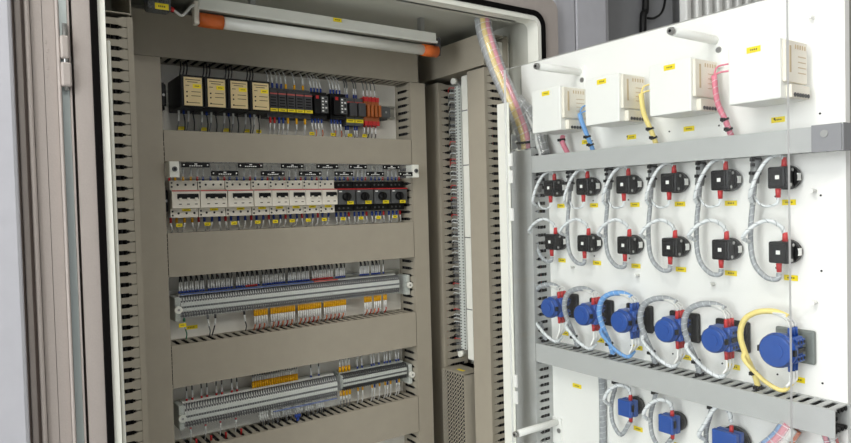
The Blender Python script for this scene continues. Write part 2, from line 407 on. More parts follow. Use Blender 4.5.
# five slim relays
for i in range(5):
    x = .6085+.0232*i
    t = thing('slim_relay', 'slim anthracite relay with red line, %s of five right of the black boxes' % ORD[i], 'relay', (x+.011, 1.589, .26), 'slim anthracite relays')
    b = MB().box((x, 1.545, .222), (x+.0226, 1.589, .294)).box((x+.0006, 1.53, .2325), (x+.022, 1.545, .284), bev=.0015)
    for z in (.246, .253, .260, .267): b.box((x+.004, 1.5292, z), (x+.018, 1.5301, z+.003), 1)
    part('housing', b, [M_dark, M_black], t)
    part('red_line', MB().box((x+.001, 1.5288, .276), (x+.0216, 1.53, .279)), M_redline, t)
    part('sticker', sticker_mb((x+.0113, 1.5297, .238), .0215, .0075, 'y'), YM, t)
# two compact power relays with a black flank each
for i, x in enumerate((.7375, .7925)):
    t = thing('compact_contactor', 'black and white compact contactor, %s of the pair' % ('left' if i == 0 else 'right'), 'contactor', (x+.015, 1.589, .26), 'compact contactors')
    part('housing', MB().box((x-.0115, 1.545, .225), (x+.033, 1.589, .292)).box((x-.008, 1.53, .235), (x+.031, 1.545, .282), bev=.002), M_black, t)
    f = MB().box((x+.010, 1.5285, .238), (x+.029, 1.53, .280))
    for k in range(5): f.box((x+.012, 1.528, .241+.008*k), (x+.017, 1.5285, .2445+.008*k), 1); f.box((x+.021, 1.528, .241+.008*k), (x+.026, 1.5285, .2445+.008*k), 1 if k % 2 else 2)
    part('front_plate', f, [M_dgrey, M_sleeve, M_black], t)
    part('red_mark', MB().box((x-.004, 1.5293, .273), (x+.004, 1.53, .281)), M_red, t)
for i in range(2):
    x = .8290+.0265*i
    t = thing('plug_in_relay', 'grey plug-in relay with yellow sticker, %s of the pair beside the amber fuses' % ('left' if i == 0 else 'right'), 'relay', (x+.013, 1.589, .255), 'grey plug-in relays')
    part('socket', MB().box((x, 1.55, .212), (x+.0258, 1.589, .285), bev=.0015), M_dgrey, t)
    part('relay_body', MB().box((x+.002, 1.53, .2345), (x+.0238, 1.55, .270), bev=.0015), M_dark, t)
    part('red_line', MB().box((x+.001, 1.5487, .272), (x+.0248, 1.55, .275)), M_redline, t)
    part('sticker', sticker_mb((x+.0129, 1.5497, .224), .0246, .0095, 'y'), YM, t)
for i in range(4):
    x = .8835+.0118*i
    t = thing('fuse_terminal', 'amber fuse terminal with red ends, %s of four from the left' % ORD[i], 'fuse', (x+.006, 1.589, .25), 'amber fuse terminals')
    part('housing', MB().box((x, 1.548, .2255), (x+.0114, 1.589, .2785)), M_amber, t)
    part('fuse_lever', MB().box((x+.0015, 1.532, .236), (x+.010, 1.548, .268), bev=.002), M_amber, t)
    part('terminal_end', MB().box((x+.0005, 1.546, .2785), (x+.011, 1.575, .290)), M_red, t); part('terminal_end', MB().box((x+.0005, 1.546, .2140), (x+.011, 1.575, .2255)), M_red, t)

# ------------------------------------------------------------------ row 2: breakers
def breaker(x, poles, i, lab):
    w = .0088+.0176*poles
    t = thing('circuit_breaker', lab, 'circuit breaker', (x+w/2, 1.589, .024), 'white circuit breakers in the breaker row')
    part('housing', MB().prism_x([(1.589, -.0186), (1.545, -.0186), (1.545, .001), (1.527, .003), (1.527, .0425), (1.545, .0445), (1.545, .0655), (1.589, .0655)], x+.0002, x+w-.0004), M_ivory, t)
    part('red_line', MB().box((x+.0002, 1.5262, .0405), (x+w-.0004, 1.5275, .0432)), M_redline, t)
    part('toggle_recess', MB().box((x+.0115, 1.5264, .0235), (x+w-.003, 1.5272, .0350)), M_black, t)
    tg = MB().box((x+.0115, 1.521, .0265), (x+w-.004, 1.5264, .0335), bev=.001)
    part('toggle_handle', tg, M_black, t)
    for k in range(poles):
        c = x+.0088+.0176*(k+.5)
        part('toggle_tab', MB().box((c-.0032, 1.5225, .0205), (c+.0032, 1.5263, .0262), bev=.001), M_ivory, t)
        part('status_window', MB().box((c-.003, 1.5264, .0105), (c+.003, 1.527, .0125)), M_ink, t)
        for z in (.056, -.009): part('terminal_screw', MB().cyl((c, 1.5445, z), (c, 1.546, z), .0026, seg=10), M_black, t)
    ax = MB()
    for z in (.0605, .0515, -.0045, -.0135): ax.cyl((x+.0045, 1.5443, z), (x+.0045, 1.546, z), .0022, seg=8)
    part('auxiliary_screws', ax, M_black, t)
    part('sticker', sticker_mb((x+w*.57, 1.5449, -.0015), .019, .0065, 'y'), YM, t)
for i in range(3): breaker(.3722+.0632*i, 3, i, 'white three-pole circuit breaker, %s from the left of the breaker row' % ORD[i])
for i in range(5): breaker(.5622+.0447*i, 2, i, 'white two-pole circuit breaker, %s counting rightwards from the three-pole ones' % ORD[i])
for i in range(4):
    x = .7875+.0545*i
    t = thing('motor_starter', 'dark grey motor protection switch with round black knob, %s from the white breakers' % ORD[i], 'motor starter', (x+.027, 1.589, .02), 'dark grey motor starters')
    part('housing', MB().box((x, 1.548, -.016), (x+.0535, 1.589, .062), bev=.0015), M_black, t)
    part('front_face', MB().box((x+.001, 1.53, .001), (x+.0525, 1.548, .0405), bev=.002).box((x+.004, 1.5292, .034), (x+.012, 1.53, .037), 1), [M_dgrey, M_sleeve], t)
    part('red_line', MB().box((x+.0005, 1.529, .0405), (x+.053, 1.548, .0435)), M_red, t)
    kb = part('rotary_knob', MB().cyl((x+.024, 1.530, .022), (x+.024, 1.519, .022), .0115, .0105, seg=20), M_black, t)
    part('knob_grip', MB().box((x+.0225, 1.514, .013), (x+.0255, 1.519, .031), bev=.001), M_black, kb)
    part('sticker', sticker_mb((x+.036, 1.5296, .006), .019, .0085, 'y'), YM, t)
    for z in (.053, -.008):
        for k in range(3): part('terminal_screw', MB().cyl((x+.012+.013*k, 1.5473, z), (x+.012+.013*k, 1.5485, z), .0028, seg=8), M_dgrey, t)
# clear cover bar with black name plates in front of the breakers' upper terminals
g = thing('terminal_cover_bar', 'clear plastic guard bar with white ends above the breakers', 'cover', (.683, 1.597, .085))
part('clear_bar', MB().box((.378, 1.484, .0675), (.990, 1.486, .105)).box((.378, 1.484, .103), (.990, 1.515, .105)), M_clear, g)
for a, b in ((.3575, .378), (.990, 1.009)):
    e = part('end_bracket', MB().box((a, 1.478, .070), (b, 1.482, .1045), bev=.001).box((a, 1.482, .070), (a+.003, 1.513, .1045)), M_lip, g)
    part('thumb_screw', MB().cyl(((a+b)/2, 1.4745, .088), ((a+b)/2, 1.478, .088), .0055, m=0).cyl(((a+b)/2, 1.474, .088), ((a+b)/2, 1.4745, .088), .0025, m=1), [M_dgrey, M_black], e)
import json
plates = [(.3835, .445, 1), (.447, .5095, 0), (.5095, .569, 1), (.563, .622, 0), (.6135, .672, 1), (.659, .719, 0), (.7065, .766, 1), (.755, .808, 0), (.7965, .849, 1), (.8455, .900, 0), (.8975, .9505, 1), (.9455, .998, 0)]
for i, (a, b, up) in enumerate(plates):
    z = .0975 if up else .0795; y = 1.4825 if up else 1.4815
    t = thing('name_plate', 'black engraved name plate on the clear guard bar, %s row, %s from the left' % ('upper' if up else 'lower', ORD[i//2]), 'name plate', ((a+b)/2, y, z), 'black name plates on the guard bar')
    p = MB().box((a, y-.0012, z-.0055), (b, y+.0012, z+.0055), bev=.0006)
    for k in range(6): q = a+(b-a)*(.27+.08*k); p.box((q, y-.0016, z-.003), (q+(b-a)*.055, y-.0012, z-.0012), 1)
    p.box(((a+b)/2-.003, y-.0016, z+.001), ((a+b)/2+.003, y-.0012, z+.003), 1)
    part('plate', p, [M_black, M_sleeve], t)
    for q in (a+.005, b-.005): part('screw', MB().cyl((q, y-.0022, z), (q, y-.0012, z), .0017, seg=8), M_sleeve, t)

# ------------------------------------------------------------------ wires with ferrules
PROTO = {}
def wire(x, z_dev, z_duct, y, m_ins, m_sl, m_fer, label, group, fer=.011, sl=.017, lean=0, fw=.0026, dark_end=.0):
    key = (round(z_dev-z_duct, 3), m_ins.name, m_sl.name if m_sl else 0, m_fer.name, fer, sl, fw, round(lean, 3))
    if key in PROTO:
        t = copy_tree(PROTO[key]); t.location = (x, y, z_dev); tag(t, label, 'wire', group); return t
    s = 1 if z_duct > z_dev else -1; Lz = abs(z_duct-z_dev)
    t = thing('ferruled_wire', label, 'wire', (x, y, z_dev), group)
    part('ferrule', MB().cyl((0, 0, 0), (0, 0, s*fer), fw, fw*.95, seg=6), m_fer, t, False)
    e = fer
    if m_sl:
        part('marker_sleeve', MB().cyl((0, 0, s*fer), (lean*.35, 0, s*(fer+sl)), .0021, seg=6), m_sl, t, False); e += sl
    a = Vector((lean*.35 if m_sl else 0, 0, s*e)); b = Vector((lean, .012, s*Lz))
    part('wire_insulation', MB().tube(cat_rom([a, a.lerp(b, .5)+Vector((lean*.2, -.004, 0)), b], 3), .0015, 5), m_ins, t, False)
    PROTO[key] = t; return t
R = random.uniform
# row 1 above and below
for i in range(4):
    for k in range(3):
        wire(.400+.0515*i+.007*k, .2945, .340, 1.535, M_wire_k, None, M_wire_k, 'dark wire rising from the black relay boxes into the top duct', 'dark wires above the relay boxes', lean=.006, fer=.006)
    for k in range(4):
        mm = (M_wire_w, M_bluew, M_wire_w, M_wire_k)[k]
        wire(.396+.0515*i+.0105*k, .2240, .176, 1.535, (M_wire_g, M_wire_k)[k % 2], M_sleeve if k % 2 == 0 else None, mm, 'thin wire dropping from the black relay boxes to the duct below', 'wires below the relay boxes', lean=(-.003, .004)[k % 2], fer=.008)
for i in range(5):
    up = (M_bluew, M_bluew, M_orange, M_orange, M_orange)[i]; dn = (M_red, M_bluew, M_orange, M_orange, M_orange)[i]
    nm = {'blue_ferrule': 'blue', 'orange_ferrule': 'orange', 'red_plastic': 'red'}
    for k in range(2):
        x = .614+.0232*i+.011*k
        if k == 0 or up == M_bluew: wire(x, .293, .340, 1.548, M_wire_w, M_sleeve, up, 'white wire with %s ferrule above the slim relays' % nm[up.name], '%s ferrule wires above the slim relays' % nm[up.name], fer=.013, fw=.003, lean=-.004)
        if k == 0 or i < 2: wire(x+.003, .2225, .176, 1.548, M_wire_w, M_sleeve, dn, 'white wire with %s ferrule below the slim relays' % nm[dn.name], '%s ferrule wires below the slim relays' % nm[dn.name], fer=.015, fw=.003, lean=-.003)
for x0 in (.731, .786):
    for k in range(4):
        wire(x0+.009*k, .292, .340, 1.552, M_wire_w, M_sleeve, M_bluew, 'white wire with blue ferrule above the compact contactors', 'wires above the compact contactors', lean=-.008)
        wire(x0+.009*k, .225, .176, 1.552, (M_wire_w, M_wire_o)[k % 2], M_sleeve, M_bluew, '%s wire with blue ferrule below the compact contactors' % ('white', 'orange')[k % 2], '%s wires below the compact contactors' % ('white', 'orange')[k % 2], lean=.005)
for x in (.835, .842, .862, .869):
    wire(x, .285, .340, 1.565, M_wire_g, M_sleeve, M_bluew, 'grey wire with blue ferrule above the plug-in relays', 'wires above the plug-in relays', fer=.011, fw=.0028)
    wire(x, .212, .176, 1.565, M_wire_k, M_sleeve, M_bluew, 'black wire with blue ferrule below the plug-in relays', 'wires below the plug-in relays')
for i in range(4):
    wire(.8893+.0118*i, .290, .340, 1.56, M_wire_g, M_sleeve, M_red, 'wire with white sleeve above the amber fuse terminals', 'wires above the amber fuses', fer=.004)
    wire(.8893+.0118*i, .214, .176, 1.56, M_wire_k, M_sleeve, M_red, 'wire with white sleeve below the amber fuse terminals', 'wires below the amber fuses', fer=.004)
# row 2: three-pole breakers, then two-pole, then motor starters
def br_wires(xs, m_fer, nm):
    for j, x in enumerate(xs):
        wire(x, -.0188, -.053, 1.565, M_wire_w, M_sleeve, m_fer, 'white wire with %s ferrule below the breakers' % nm, '%s ferrule wires below the breakers' % nm, fer=.012, fw=.0032, lean=(.004, -.004)[j % 2], sl=.012)
        wire(x, .0657, .104, 1.565, M_wire_w, M_sleeve, m_fer, 'white wire with %s ferrule above the breakers' % nm, '%s ferrule wires above the breakers' % nm, fer=.010, fw=.0028, lean=.003)
px3 = lambda i: [.3722+.0632*i+.0088+.0176*(k+.5) for k in range(3)]
px2 = lambda i: [.5622+.0447*i+.0088+.0176*(k+.5) for k in range(2)]
br_wires(px3(0), M_orange, 'orange'); br_wires(px3(1)+px3(2), M_bluew, 'blue')
for i in range(5): br_wires(px2(i), M_bluew, 'blue')
br_wires([.3722+.0632*i+.0045 for i in range(3)]+[.5622+.0447*i+.0045 for i in range(5)], M_red, 'red')
for i in range(4):
    br_wires([.7875+.0545*i+.012+.013*k for k in range(3)], M_bluew, 'blue')
    br_wires([.7875+.0545*i+.049], M_red, 'red')
for i, x in enumerate([.392, .456, .519, .578, .623, .668, .712, .757, .812, .866, .921, .975]):
    single('wire_tag', sticker_mb((x, 1.552, -.036), .014, .008, 'y'), YM, 'small yellow tag among the wires under the breakers', 'tag', 'yellow tags under the breakers', (x, 1.552, -.036))
for i, x in enumerate([.404, .455, .507, .558, .588, .73, .79, .84, .885]):
    single('wire_tag', sticker_mb((x, 1.552, .186), .014, .008, 'y'), YM, 'small yellow tag among the wires under the relay row', 'tag', 'yellow tags under the relay row', (x, 1.552, .186))

# ------------------------------------------------------------------ terminal rows
def term_proto(h, d, m, nrow):
    mb = MB().prism_x([(1.589, -h/2), (1.589-d*.55, -h/2), (1.589-d*.8, -h*.30), (1.589-d, -h*.16), (1.589-d, h*.16), (1.589-d*.8, h*.30), (1.589-d*.55, h/2), (1.589, h/2)], 0, .0056)
    mb.v = [(a, b-1.589, c) for a, b, c in mb.v]
    for z, y in ((-h*.41, -d*.68), (-h*.23, -d*.91), (h*.23, -d*.91), (h*.41, -d*.68)):
        mb.box((.0014, y-.0018, z-.0020), (.0042, y+.003, z+.0020), 1)
    mb.box((.0002, -d-.0008, -h*.04), (.0054, -d+.001, h*.04), 2)
    mb.box((.0056, -d*.93, -h*.44), (.00606, 0, h*.44), 2)
    return mb.mesh('terminal_block', [m, M_dark, M_dgrey])
def terms(z, segs, base, lab, grp, h=.072, d=.049):
    for (x0, n, m, mk) in segs:
        me = term_proto(h, d, m, 2)
        for i in range(n):
            o = bpy.data.objects.new('terminal_block', me); COL.objects.link(o); o.location = (x0+.00608*i, 1.589, z)
            tag(o, mk+' '+lab, 'terminal block', mk+' '+grp)
terms(-.2235, [(.386, 97, M_term, 'light grey')], 0, 'feed-through terminal block in the upper terminal row', 'terminal blocks of the upper terminal row', h=.054)
terms(-.475, [(.386, 64, M_term, 'slim light grey')], 0, 'terminal block in the long left group of the lower terminal row', 'terminal blocks, lower row left group', h=.060)
terms(-.469, [(.789, 33, M_termd, 'darker grey')], 0, 'terminal block in the stepped right group of the lower terminal row', 'terminal blocks, lower row right group', h=.048, d=.055)
def knob_end(x, z, label, y=1.533):
    t = thing('cover_bracket', label, 'bracket', (x, 1.589, z))
    part('bracket_post', MB().box((x-.006, y+.006, z-.028), (x+.006, 1.589, z+.028), bev=.002), M_termd, t)
    k = part('thumb_nut', MB().cyl((x, y-.004, z), (x, y+.006, z), .0085, seg=16), M_lip, t, label='round white thumb nut')
    part('nut_bore', MB().cyl((x, y-.0045, z), (x, y-.004, z), .0028, seg=10), M_zinc, k)
knob_end(.3785, -.227, 'white thumb nut bracket at the left end of the upper terminal row')
knob_end(1.0045, -.229, 'white thumb nut bracket at the right end of the upper terminal row')
knob_end(.3785, -.475, 'white thumb nut bracket at the left end of the lower terminal row')
knob_end(1.0045, -.482, 'white thumb nut bracket at the right end of the lower terminal row')
single('clear_cover_strip', MB().box((.3725, 1.530, -.2485), (.995, 1.5315, -.1985)), M_clear, 'clear cover strip in front of the upper terminal row', 'cover', None, (.68, 1.53, -.21))
single('clear_cover_strip', MB().box((.3725, 1.526, -.520), (.780, 1.5275, -.443)), M_clear, 'clear cover strip in front of the left half of the lower terminal row', 'cover', None, (.57, 1.526, -.48))
# marker strips in front of terminals
single('marker_strip', MB().box((.388, 1.548, -.1965), (.72, 1.553, -.1940)), M_marker, 'thin blue marker strip along the top of the upper terminals, left part', 'marker strip', None, (.55, 1.55, -.165))
single('marker_strip', MB().box((.722, 1.548, -.1965), (.79, 1.553, -.1940)), M_redline, 'thin red marker strip along the top of the upper terminals', 'marker strip', None, (.75, 1.55, -.165))
single('marker_strip', MB().box((.60, 1.545, -.5095), (.775, 1.551, -.5070)), M_marker, 'thin blue marker strip along the bottom of the lower terminals', 'marker strip', None, (.68, 1.545, -.508))
# wires of the upper terminal row
YT = 1.563
for i in range(97):
    x = .3888+.00608*i
    if x < .815 and i % 11 != 10 or .852 < x < .940 and i % 6 != 5:
        fm, nm = (M_red, 'red') if (.545 < x < .575 or .72 < x < .79) else (M_bluew, 'blue')
        wire(x, -.193, -.148, YT-.004, M_wire_k, M_sleeve, fm, 'black wire with %s ferrule and white sleeve above the upper terminal row' % nm, 'black wires with %s ferrules above the upper terminals' % nm, fer=.005, sl=.021, lean=(.002, -.002)[i % 2])
    if (.565 < x < .815 and i % 12 != 11) or .866 < x < .945 and i % 5 != 4:
        cc = [(M_wire_w, 'white'), (M_wire_o, 'orange'), (M_wire_w, 'white'), (M_wire_r, 'red')][i % 4]
        wire(x, -.2505, -.303, YT-.004, cc[0], M_sleeve, M_orange, '%s wire with orange ferrule below the upper terminal row' % cc[1], '%s wires with orange ferrules below the upper terminals' % cc[1], fer=.016, sl=.020, fw=.0030)
for x, c, n in ((.398, M_wire_gr, 'green'), (.452, M_wire_g, 'grey'), (.470, M_wire_k, 'black'), (.540, M_wire_k, 'dark')):
    wire(x, -.2505, -.303, YT, c, M_sleeve, c, '%s wire below the bare left part of the upper terminals' % n, None, fer=.010, lean=(.006, -.006)[n == 'black'])
# wires of the lower terminal row
for k, x0 in enumerate((.397, .431, .466, .503)):
    for d in (0, .013):
        wire(x0+d, -.4445, -.395, YT, M_wire_k, M_sleeve, M_red, 'wire pair with red ferrules above the lower terminal row', 'red ferrule wires above the lower terminals', fer=.005, sl=.018)
    wire(x0+.004, -.5055, -.548, YT-.01, M_wire_w, M_sleeve, M_red, 'white wire with red tip below the lower terminal row', 'red tipped wires below the lower terminals', fer=.004, sl=.008)
    wire(x0+.012, -.530, -.548, 1.54, M_red, None, M_red, 'short red wire dropping into the lowest duct', 'short red wires at the lowest duct', fer=.012)
for i in range(20):
    wire(.556+.00608*i, -.4445, -.395, YT, M_wire_g, M_sleeve, M_orange, 'grey wire with orange ferrule above the lower terminal row', 'orange ferrule wires above the long lower terminal group', fer=.017, sl=.012, fw=.0029)
for x in (.711, .733): wire(x, -.4445, -.395, YT, M_wire_k, M_sleeve, M_bluew, 'black wire with blue ferrule above the lower terminal row', 'blue ferrule pair above the long lower terminal group', fer=.005, sl=.020)
for i in range(30):
    if i % 5 != 4: wire(.568+.00608*i, -.5055, -.548, YT-.008, (M_wire_k, M_wire_g)[i % 2], M_sleeve, M_sleeve, '%s wire with white sleeve below the lower terminal row' % ('black', 'grey')[i % 2], '%s white-sleeved wires below the lower terminals' % ('black', 'grey')[i % 2], fer=.006, sl=.014, lean=.004)
for i in range(4):
    wire(.793+.0091*i, -.4445, -.395, YT-.004, M_wire_g, M_sleeve, M_orange, 'thick orange ferrule above the stepped right terminal group', 'orange ferrules above the stepped terminal group', fer=.015, fw=.0038)
    wire(.793+.0091*i, -.4935, -.548, YT-.004, M_wire_g, M_sleeve, M_orange, 'thick orange ferrule below the stepped right terminal group', 'orange ferrules below the stepped terminal group', fer=.015, fw=.0038, sl=.012)
for x in (.848, .862, .892, .900, .916, .934, .942, .952, .972, .980):
    wire(x, -.4445, -.395, YT, M_wire_w, M_sleeve, M_bluew, 'white wire with blue ferrule above the stepped right terminal group', 'blue ferrule wires above the stepped terminal group', fer=.006, sl=.02)
    m_, n_ = ((M_orange, 'orange'), (M_bluew, 'blue'))[int(x*1000) % 3 == 0]
    wire(x, -.4935, -.548, YT, M_wire_w, M_sleeve, m_, 'white wire with %s ferrule below the stepped right terminal group' % n_, '%s ferrule wires below the stepped terminal group' % n_, fer=.012, sl=.012)
single('cable_tie_tail', MB().box((.652, 1.535, -.532), (.668, 1.542, -.524), bev=.002).box((.657, 1.537, -.541), (.663, 1.541, -.532)), M_bluew, 'bright blue clip at the slots of the lowest duct', 'clip', None, (.66, 1.54, -.54))
for x, z in ((.380, -.262), (.417, -.281)): single('label_sticker', sticker_mb((x+.005, 1.5285 if x < .4 else 1.597, z), .016 if x < .4 else .03, .009, 'y'), YM, 'yellow sticker %s' % ('on the clear strip near the left white thumb nut' if x < .4 else 'on the mounting plate under the upper terminals'), 'sticker', None, (x, 1.53 if x < .4 else 1.597, z))

# ------------------------------------------------------------------ right wall: upright terminal strip and perforated box
tb = MB().box((1.195, 1.425, -.44), (1.2005, 1.49, .345))
single('din_rail', tb, M_rail, 'upright metal rail on the right cabinet wall', 'rail', None, (1.2, 1.455, -.44))
mt = MB()
mt.box((1.155, 1.449, 0), (1.195, 1.492, .0080)).box((1.143, 1.457, 0), (1.155, 1.484, .0080))
for y in (1.453, 1.488): mt.box((1.1535, y-.002, .0025), (1.156, y+.002, .0055), 1)
for y in (1.462, 1.479): mt.box((1.1415, y-.002, .0025), (1.144, y+.002, .0055), 1)
mt.v = [(a-1.195, b-1.47, c) for a, b, c in mt.v]
me = mt.mesh('terminal_block', [M_term, M_black])
for i in range(88):
    o = bpy.data.objects.new('terminal_block', me); COL.objects.link(o); o.location = (1.195, 1.47, -.42+.0085*i)
    tag(o, 'small grey terminal block in the upright strip on the right cabinet wall', 'terminal block', 'terminal blocks of the upright strip')
single('clear_cover_strip', MB().box((1.1375, 1.452, -.43), (1.139, 1.498, .335)), M_clear, 'upright clear cover over the terminals on the right wall', 'cover', None, (1.138, 1.475, -.43))
sp = thing('marker_carrier', 'upright white strip beside the terminal strip on the right wall', 'marker strip', (1.16, 1.43, -.44))
part('strip', MB().box((1.128, 1.409, -.44), (1.150, 1.434, .347), bev=.002).box((1.15, 1.418, -.43), (1.2, 1.424, .34)), M_lip, sp)
for z in (-.3, -.1, .1, .25): part('joint', MB().box((1.1274, 1.409, z), (1.1282, 1.434, z+.0025)), M_dgrey, sp)
for z, w in ((.340, 'top'), (-.432, 'bottom')):
    t = thing('cover_bracket', 'white thumb nut at the %s of the upright terminal strip' % w, 'bracket', (1.195, 1.47, z))
    part('bracket_post', MB().box((1.140, 1.462, z-.004), (1.195, 1.48, z+.004)), M_clear, t)
    part('thumb_nut', MB().cyl((1.127, 1.471, z), (1.140, 1.471, z), .0085, seg=16), M_lip, t)
random.seed(11)
for i in range(60):
    z = -.41+.745*i/60+R(-.003, .003); m_, n_ = random.choice([(M_wire_w, 'white'), (M_wire_w, 'white'), (M_wire_g, 'grey'), (M_wire_r, 'red'), (M_wire_k, 'black')])
    single('side_wire', MB().tube(cat_rom([(1.150, 1.490, z), (1.142, 1.505, z+.002), (1.150, 1.522, z-.004), (1.160, 1.533, z-.006)], 3), .0016, 5), m_, '%s wire from the upright terminal strip into the duct beside it' % n_, 'wire', '%s wires between upright strip and duct' % n_, (1.15, 1.49, z))
fb = thing('enclosure_heater', 'tall perforated grey metal box low on the right cabinet wall', 'heater', (1.16, 1.47, -.95))
y0, y1, z0, z1 = 1.421, 1.525, -.95, -.478
part('housing', MB().box((1.104, y0, z0), (1.2005, y0+.002, z1)).box((1.104, y1-.002, z0), (1.2005, y1, z1)).box((1.104, y0, z1-.002), (1.2005, y1, z1)).box((1.104, y0, z0), (1.2005, y1, z0+.002)).box((1.17, y0, z0), (1.2005, y1, z1)), M_duct, fb)
hp = MB(); ny, nz = 9, 42; dy = (y1-y0)/ny; dz = (z1-z0)/nz
for j in range(nz):
    for i in range(ny):
        cy = y0+dy*(i+.5); cz = z0+dz*(j+.5); n = len(hp.v)
        for k in range(8):
            a = math.radians(22.5+45*k); ca, sa = math.cos(a), math.sin(a); s_ = max(abs(ca), abs(sa))
            hp.v.append((1.103, cy+ca/s_*dy/2, cz+sa/s_*dz/2))
        for k in range(8):
            a = math.radians(22.5+45*k); hp.v.append((1.103, cy+math.cos(a)*dy*.36, cz+math.sin(a)*dz*.36))
        for k in range(8):
            q = (k+1) % 8; hp.f.append((n+k, n+q, n+8+q, n+8+k)); hp.m.append(0); hp.sm.append(False)
part('perforated_side', hp, M_duct, fb, label='perforated metal side')
part('dark_inner_box', MB().box((1.115, y0+.006, z0+.01), (1.168, y1-.006, z1-.01)), M_black, fb)  # plain black box behind the holes of the perforated side
part('sticker', MB().box((1.125, 1.455, z1), (1.135, 1.485, z1+.0005)), M_yellow, fb)

# ------------------------------------------------------------------ white swing panel
dr = thing('swing_panel', 'white metal swing panel standing open at right, carrying switches and wiring', 'panel', (1.21, 1.27, -1.35))
part('panel_sheet', MB().box((1.2002, .4966, -1.25), (1.2030, 1.27, .352)), M_white, dr)
part('panel_fold', MB().box((1.203, .4966, -1.25), (1.218, .500, .352), bev=.001).box((1.203, .500, .349), (1.218, 1.27, .352)).box((1.203, 1.267, -1.25), (1.218, 1.27, .352)), M_white, dr)
for z in (-.9, .28): part('hinge', MB().cyl((1.2105, 1.276, z-.04), (1.2105, 1.276, z+.04), .006), M_zinc, dr)
sc = [(545, 83, 0)]
def stud(y, z, l=.014):
    single('panel_stud', MB().cyl((1.2-l, y, z), (1.2, y, z), .0028, seg=8).cyl((1.2-l-.003, y, z), (1.2-l, y, z), .0045, seg=8), M_white, STUD, 'stud', None, (1.2, y, z))
for y, z, STUD in ((1.10, -.165, 'small white stud on the swing panel above the blue switch nearest the hinge'), (.912, -.171, 'small white stud on the swing panel above the blue-wrapped cable'), (.735, -.175, 'small white stud on the swing panel above the fifth blue switch'),
                   (.545, -.190, 'small white stud on the swing panel right of the acrylic edge'), (.545, .003, 'small white stud beside the rightmost upper black switch'), (1.155, .265, 'small white stud left of the first white instrument housing'), (.545, .30, 'small white stud at the top right of the swing panel')): stud(y, z)
holes = MB()
for y in (1.04, .94, .834, .724, .617, .54):
    for z in (-.005, -.135, -.33, .135): single('rivet', MB().cyl((1.1990, y-.004, z), (1.2, y-.004, z), .0018, seg=8), M_black, 'tiny black rivet on the white swing panel', 'rivet', 'tiny black rivets on the swing panel', (1.2, y-.004, z))

# acrylic guard on its spacers
ga = thing('acrylic_guard', 'clear acrylic sheet standing off in front of the white swing panel', 'cover', (1.06, .85, -.75))
ac = MB().box((1.056, .52, -.75), (1.063, 1.178, .312))
for i, f in enumerate(ac.f):
    if i not in (3, 5): ac.m[i] = 1
    xs = {round(ac.v[k][0], 4) for k in f}
    ac.m[i] = 0 if len(xs) == 1 else 1
part('acrylic_sheet', ac, [M_acryl, M_edge], ga)
part('edge_bracket', MB().box((1.0632, 1.172, -.75), (1.066, 1.213, .235), bev=.001), M_lip, ga, label='white metal bracket along the hinge side of the sheet')
for z in (.06, .10, -.03, -.43, -.47): part('bracket_tab', MB().box((1.059, 1.160, z-.018), (1.0625, 1.172, z+.012)), M_white, ga)
for y, z in ((1.068, .300), (.7245, .3), (1.166, -.562), (.7245, -.70)):
    s_ = part('spacer', MB().cyl((1.063, y, z), (1.199, y, z), .0085, seg=16), M_white, ga, label='round white spacer rod')
    part('screw', MB().cyl((1.053, y, z), (1.058, y, z), .0065, .0075, seg=12).cyl((1.0525, y, z), (1.053, y, z), .003, seg=8, m=1), [M_zinc, M_black], s_)
    part('spacer_foot', MB().box((1.1965, y-.016, z-.055), (1.2, y+.016, z+.012), bev=.001).cyl((1.195, y-.008, z-.02), (1.1966, y-.008, z-.02), .006, m=1), [M_white, M_zinc], s_)

def pst(y, z, lab, w=.028, h=.010):
    single('label_sticker', sticker_mb((1.2, y, z), w, h, 'x'), YM, lab, 'sticker', None, (1.2, y, z))
# instruments
for i in range(4):
    ye = 1.130-.1627*i; ys = ye-.090
    t = thing('instrument_housing', 'white square instrument housing with yellow sticker, %s from the hinge side' % ORD[i], 'instrument', (1.2, ye-.045, .158), 'white instrument housings along the top of the swing panel')
    part('housing', MB().box((1.100, ys, .157), (1.180, ye, .256), bev=.002).box((1.180, ys+.012, .165), (1.1998, ye-.004, .250)), M_white, t)
    part('sticker', sticker_mb((1.0998, ye-.046, .245), .024, .0100, 'x'), YM, t)
    tb = MB().box((1.106, ys-.006, .184), (1.178, ys, .253), bev=.0015).box((1.118, ys-.0066, .20), (1.123, ys-.006, .244), 1)
    for k in range(5): tb.box((1.136+.008*k, ys-.0066, .240), (1.139+.008*k, ys-.006, .247), 1)
    for k in range(4): tb.box((1.146, ys-.0064, .200+.009*k), (1.172, ys-.006, .2015+.009*k), 1)
    part('terminal_cover', tb, [M_ivory, M_recess], t, label='cream terminal cover with narrow slot')
    cb = MB().box((1.116, ys-.010, .158), (1.178, ys, .180), bev=.0015)
    for k in range(6): cb.cyl((1.126+.009*k, ys-.0112, .163), (1.126+.009*k, ys-.0098, .163), .0036, seg=8, m=1)
    part('plug_connector', cb, [M_ivory, M_dark], t)
for i, (y, z) in enumerate(((1.055, .134), (.925, .133), (.785, .136), (.607, .133))):
    pst(y, z, 'yellow sticker on the swing panel under the %s white instrument housing' % ORD[i], .024)

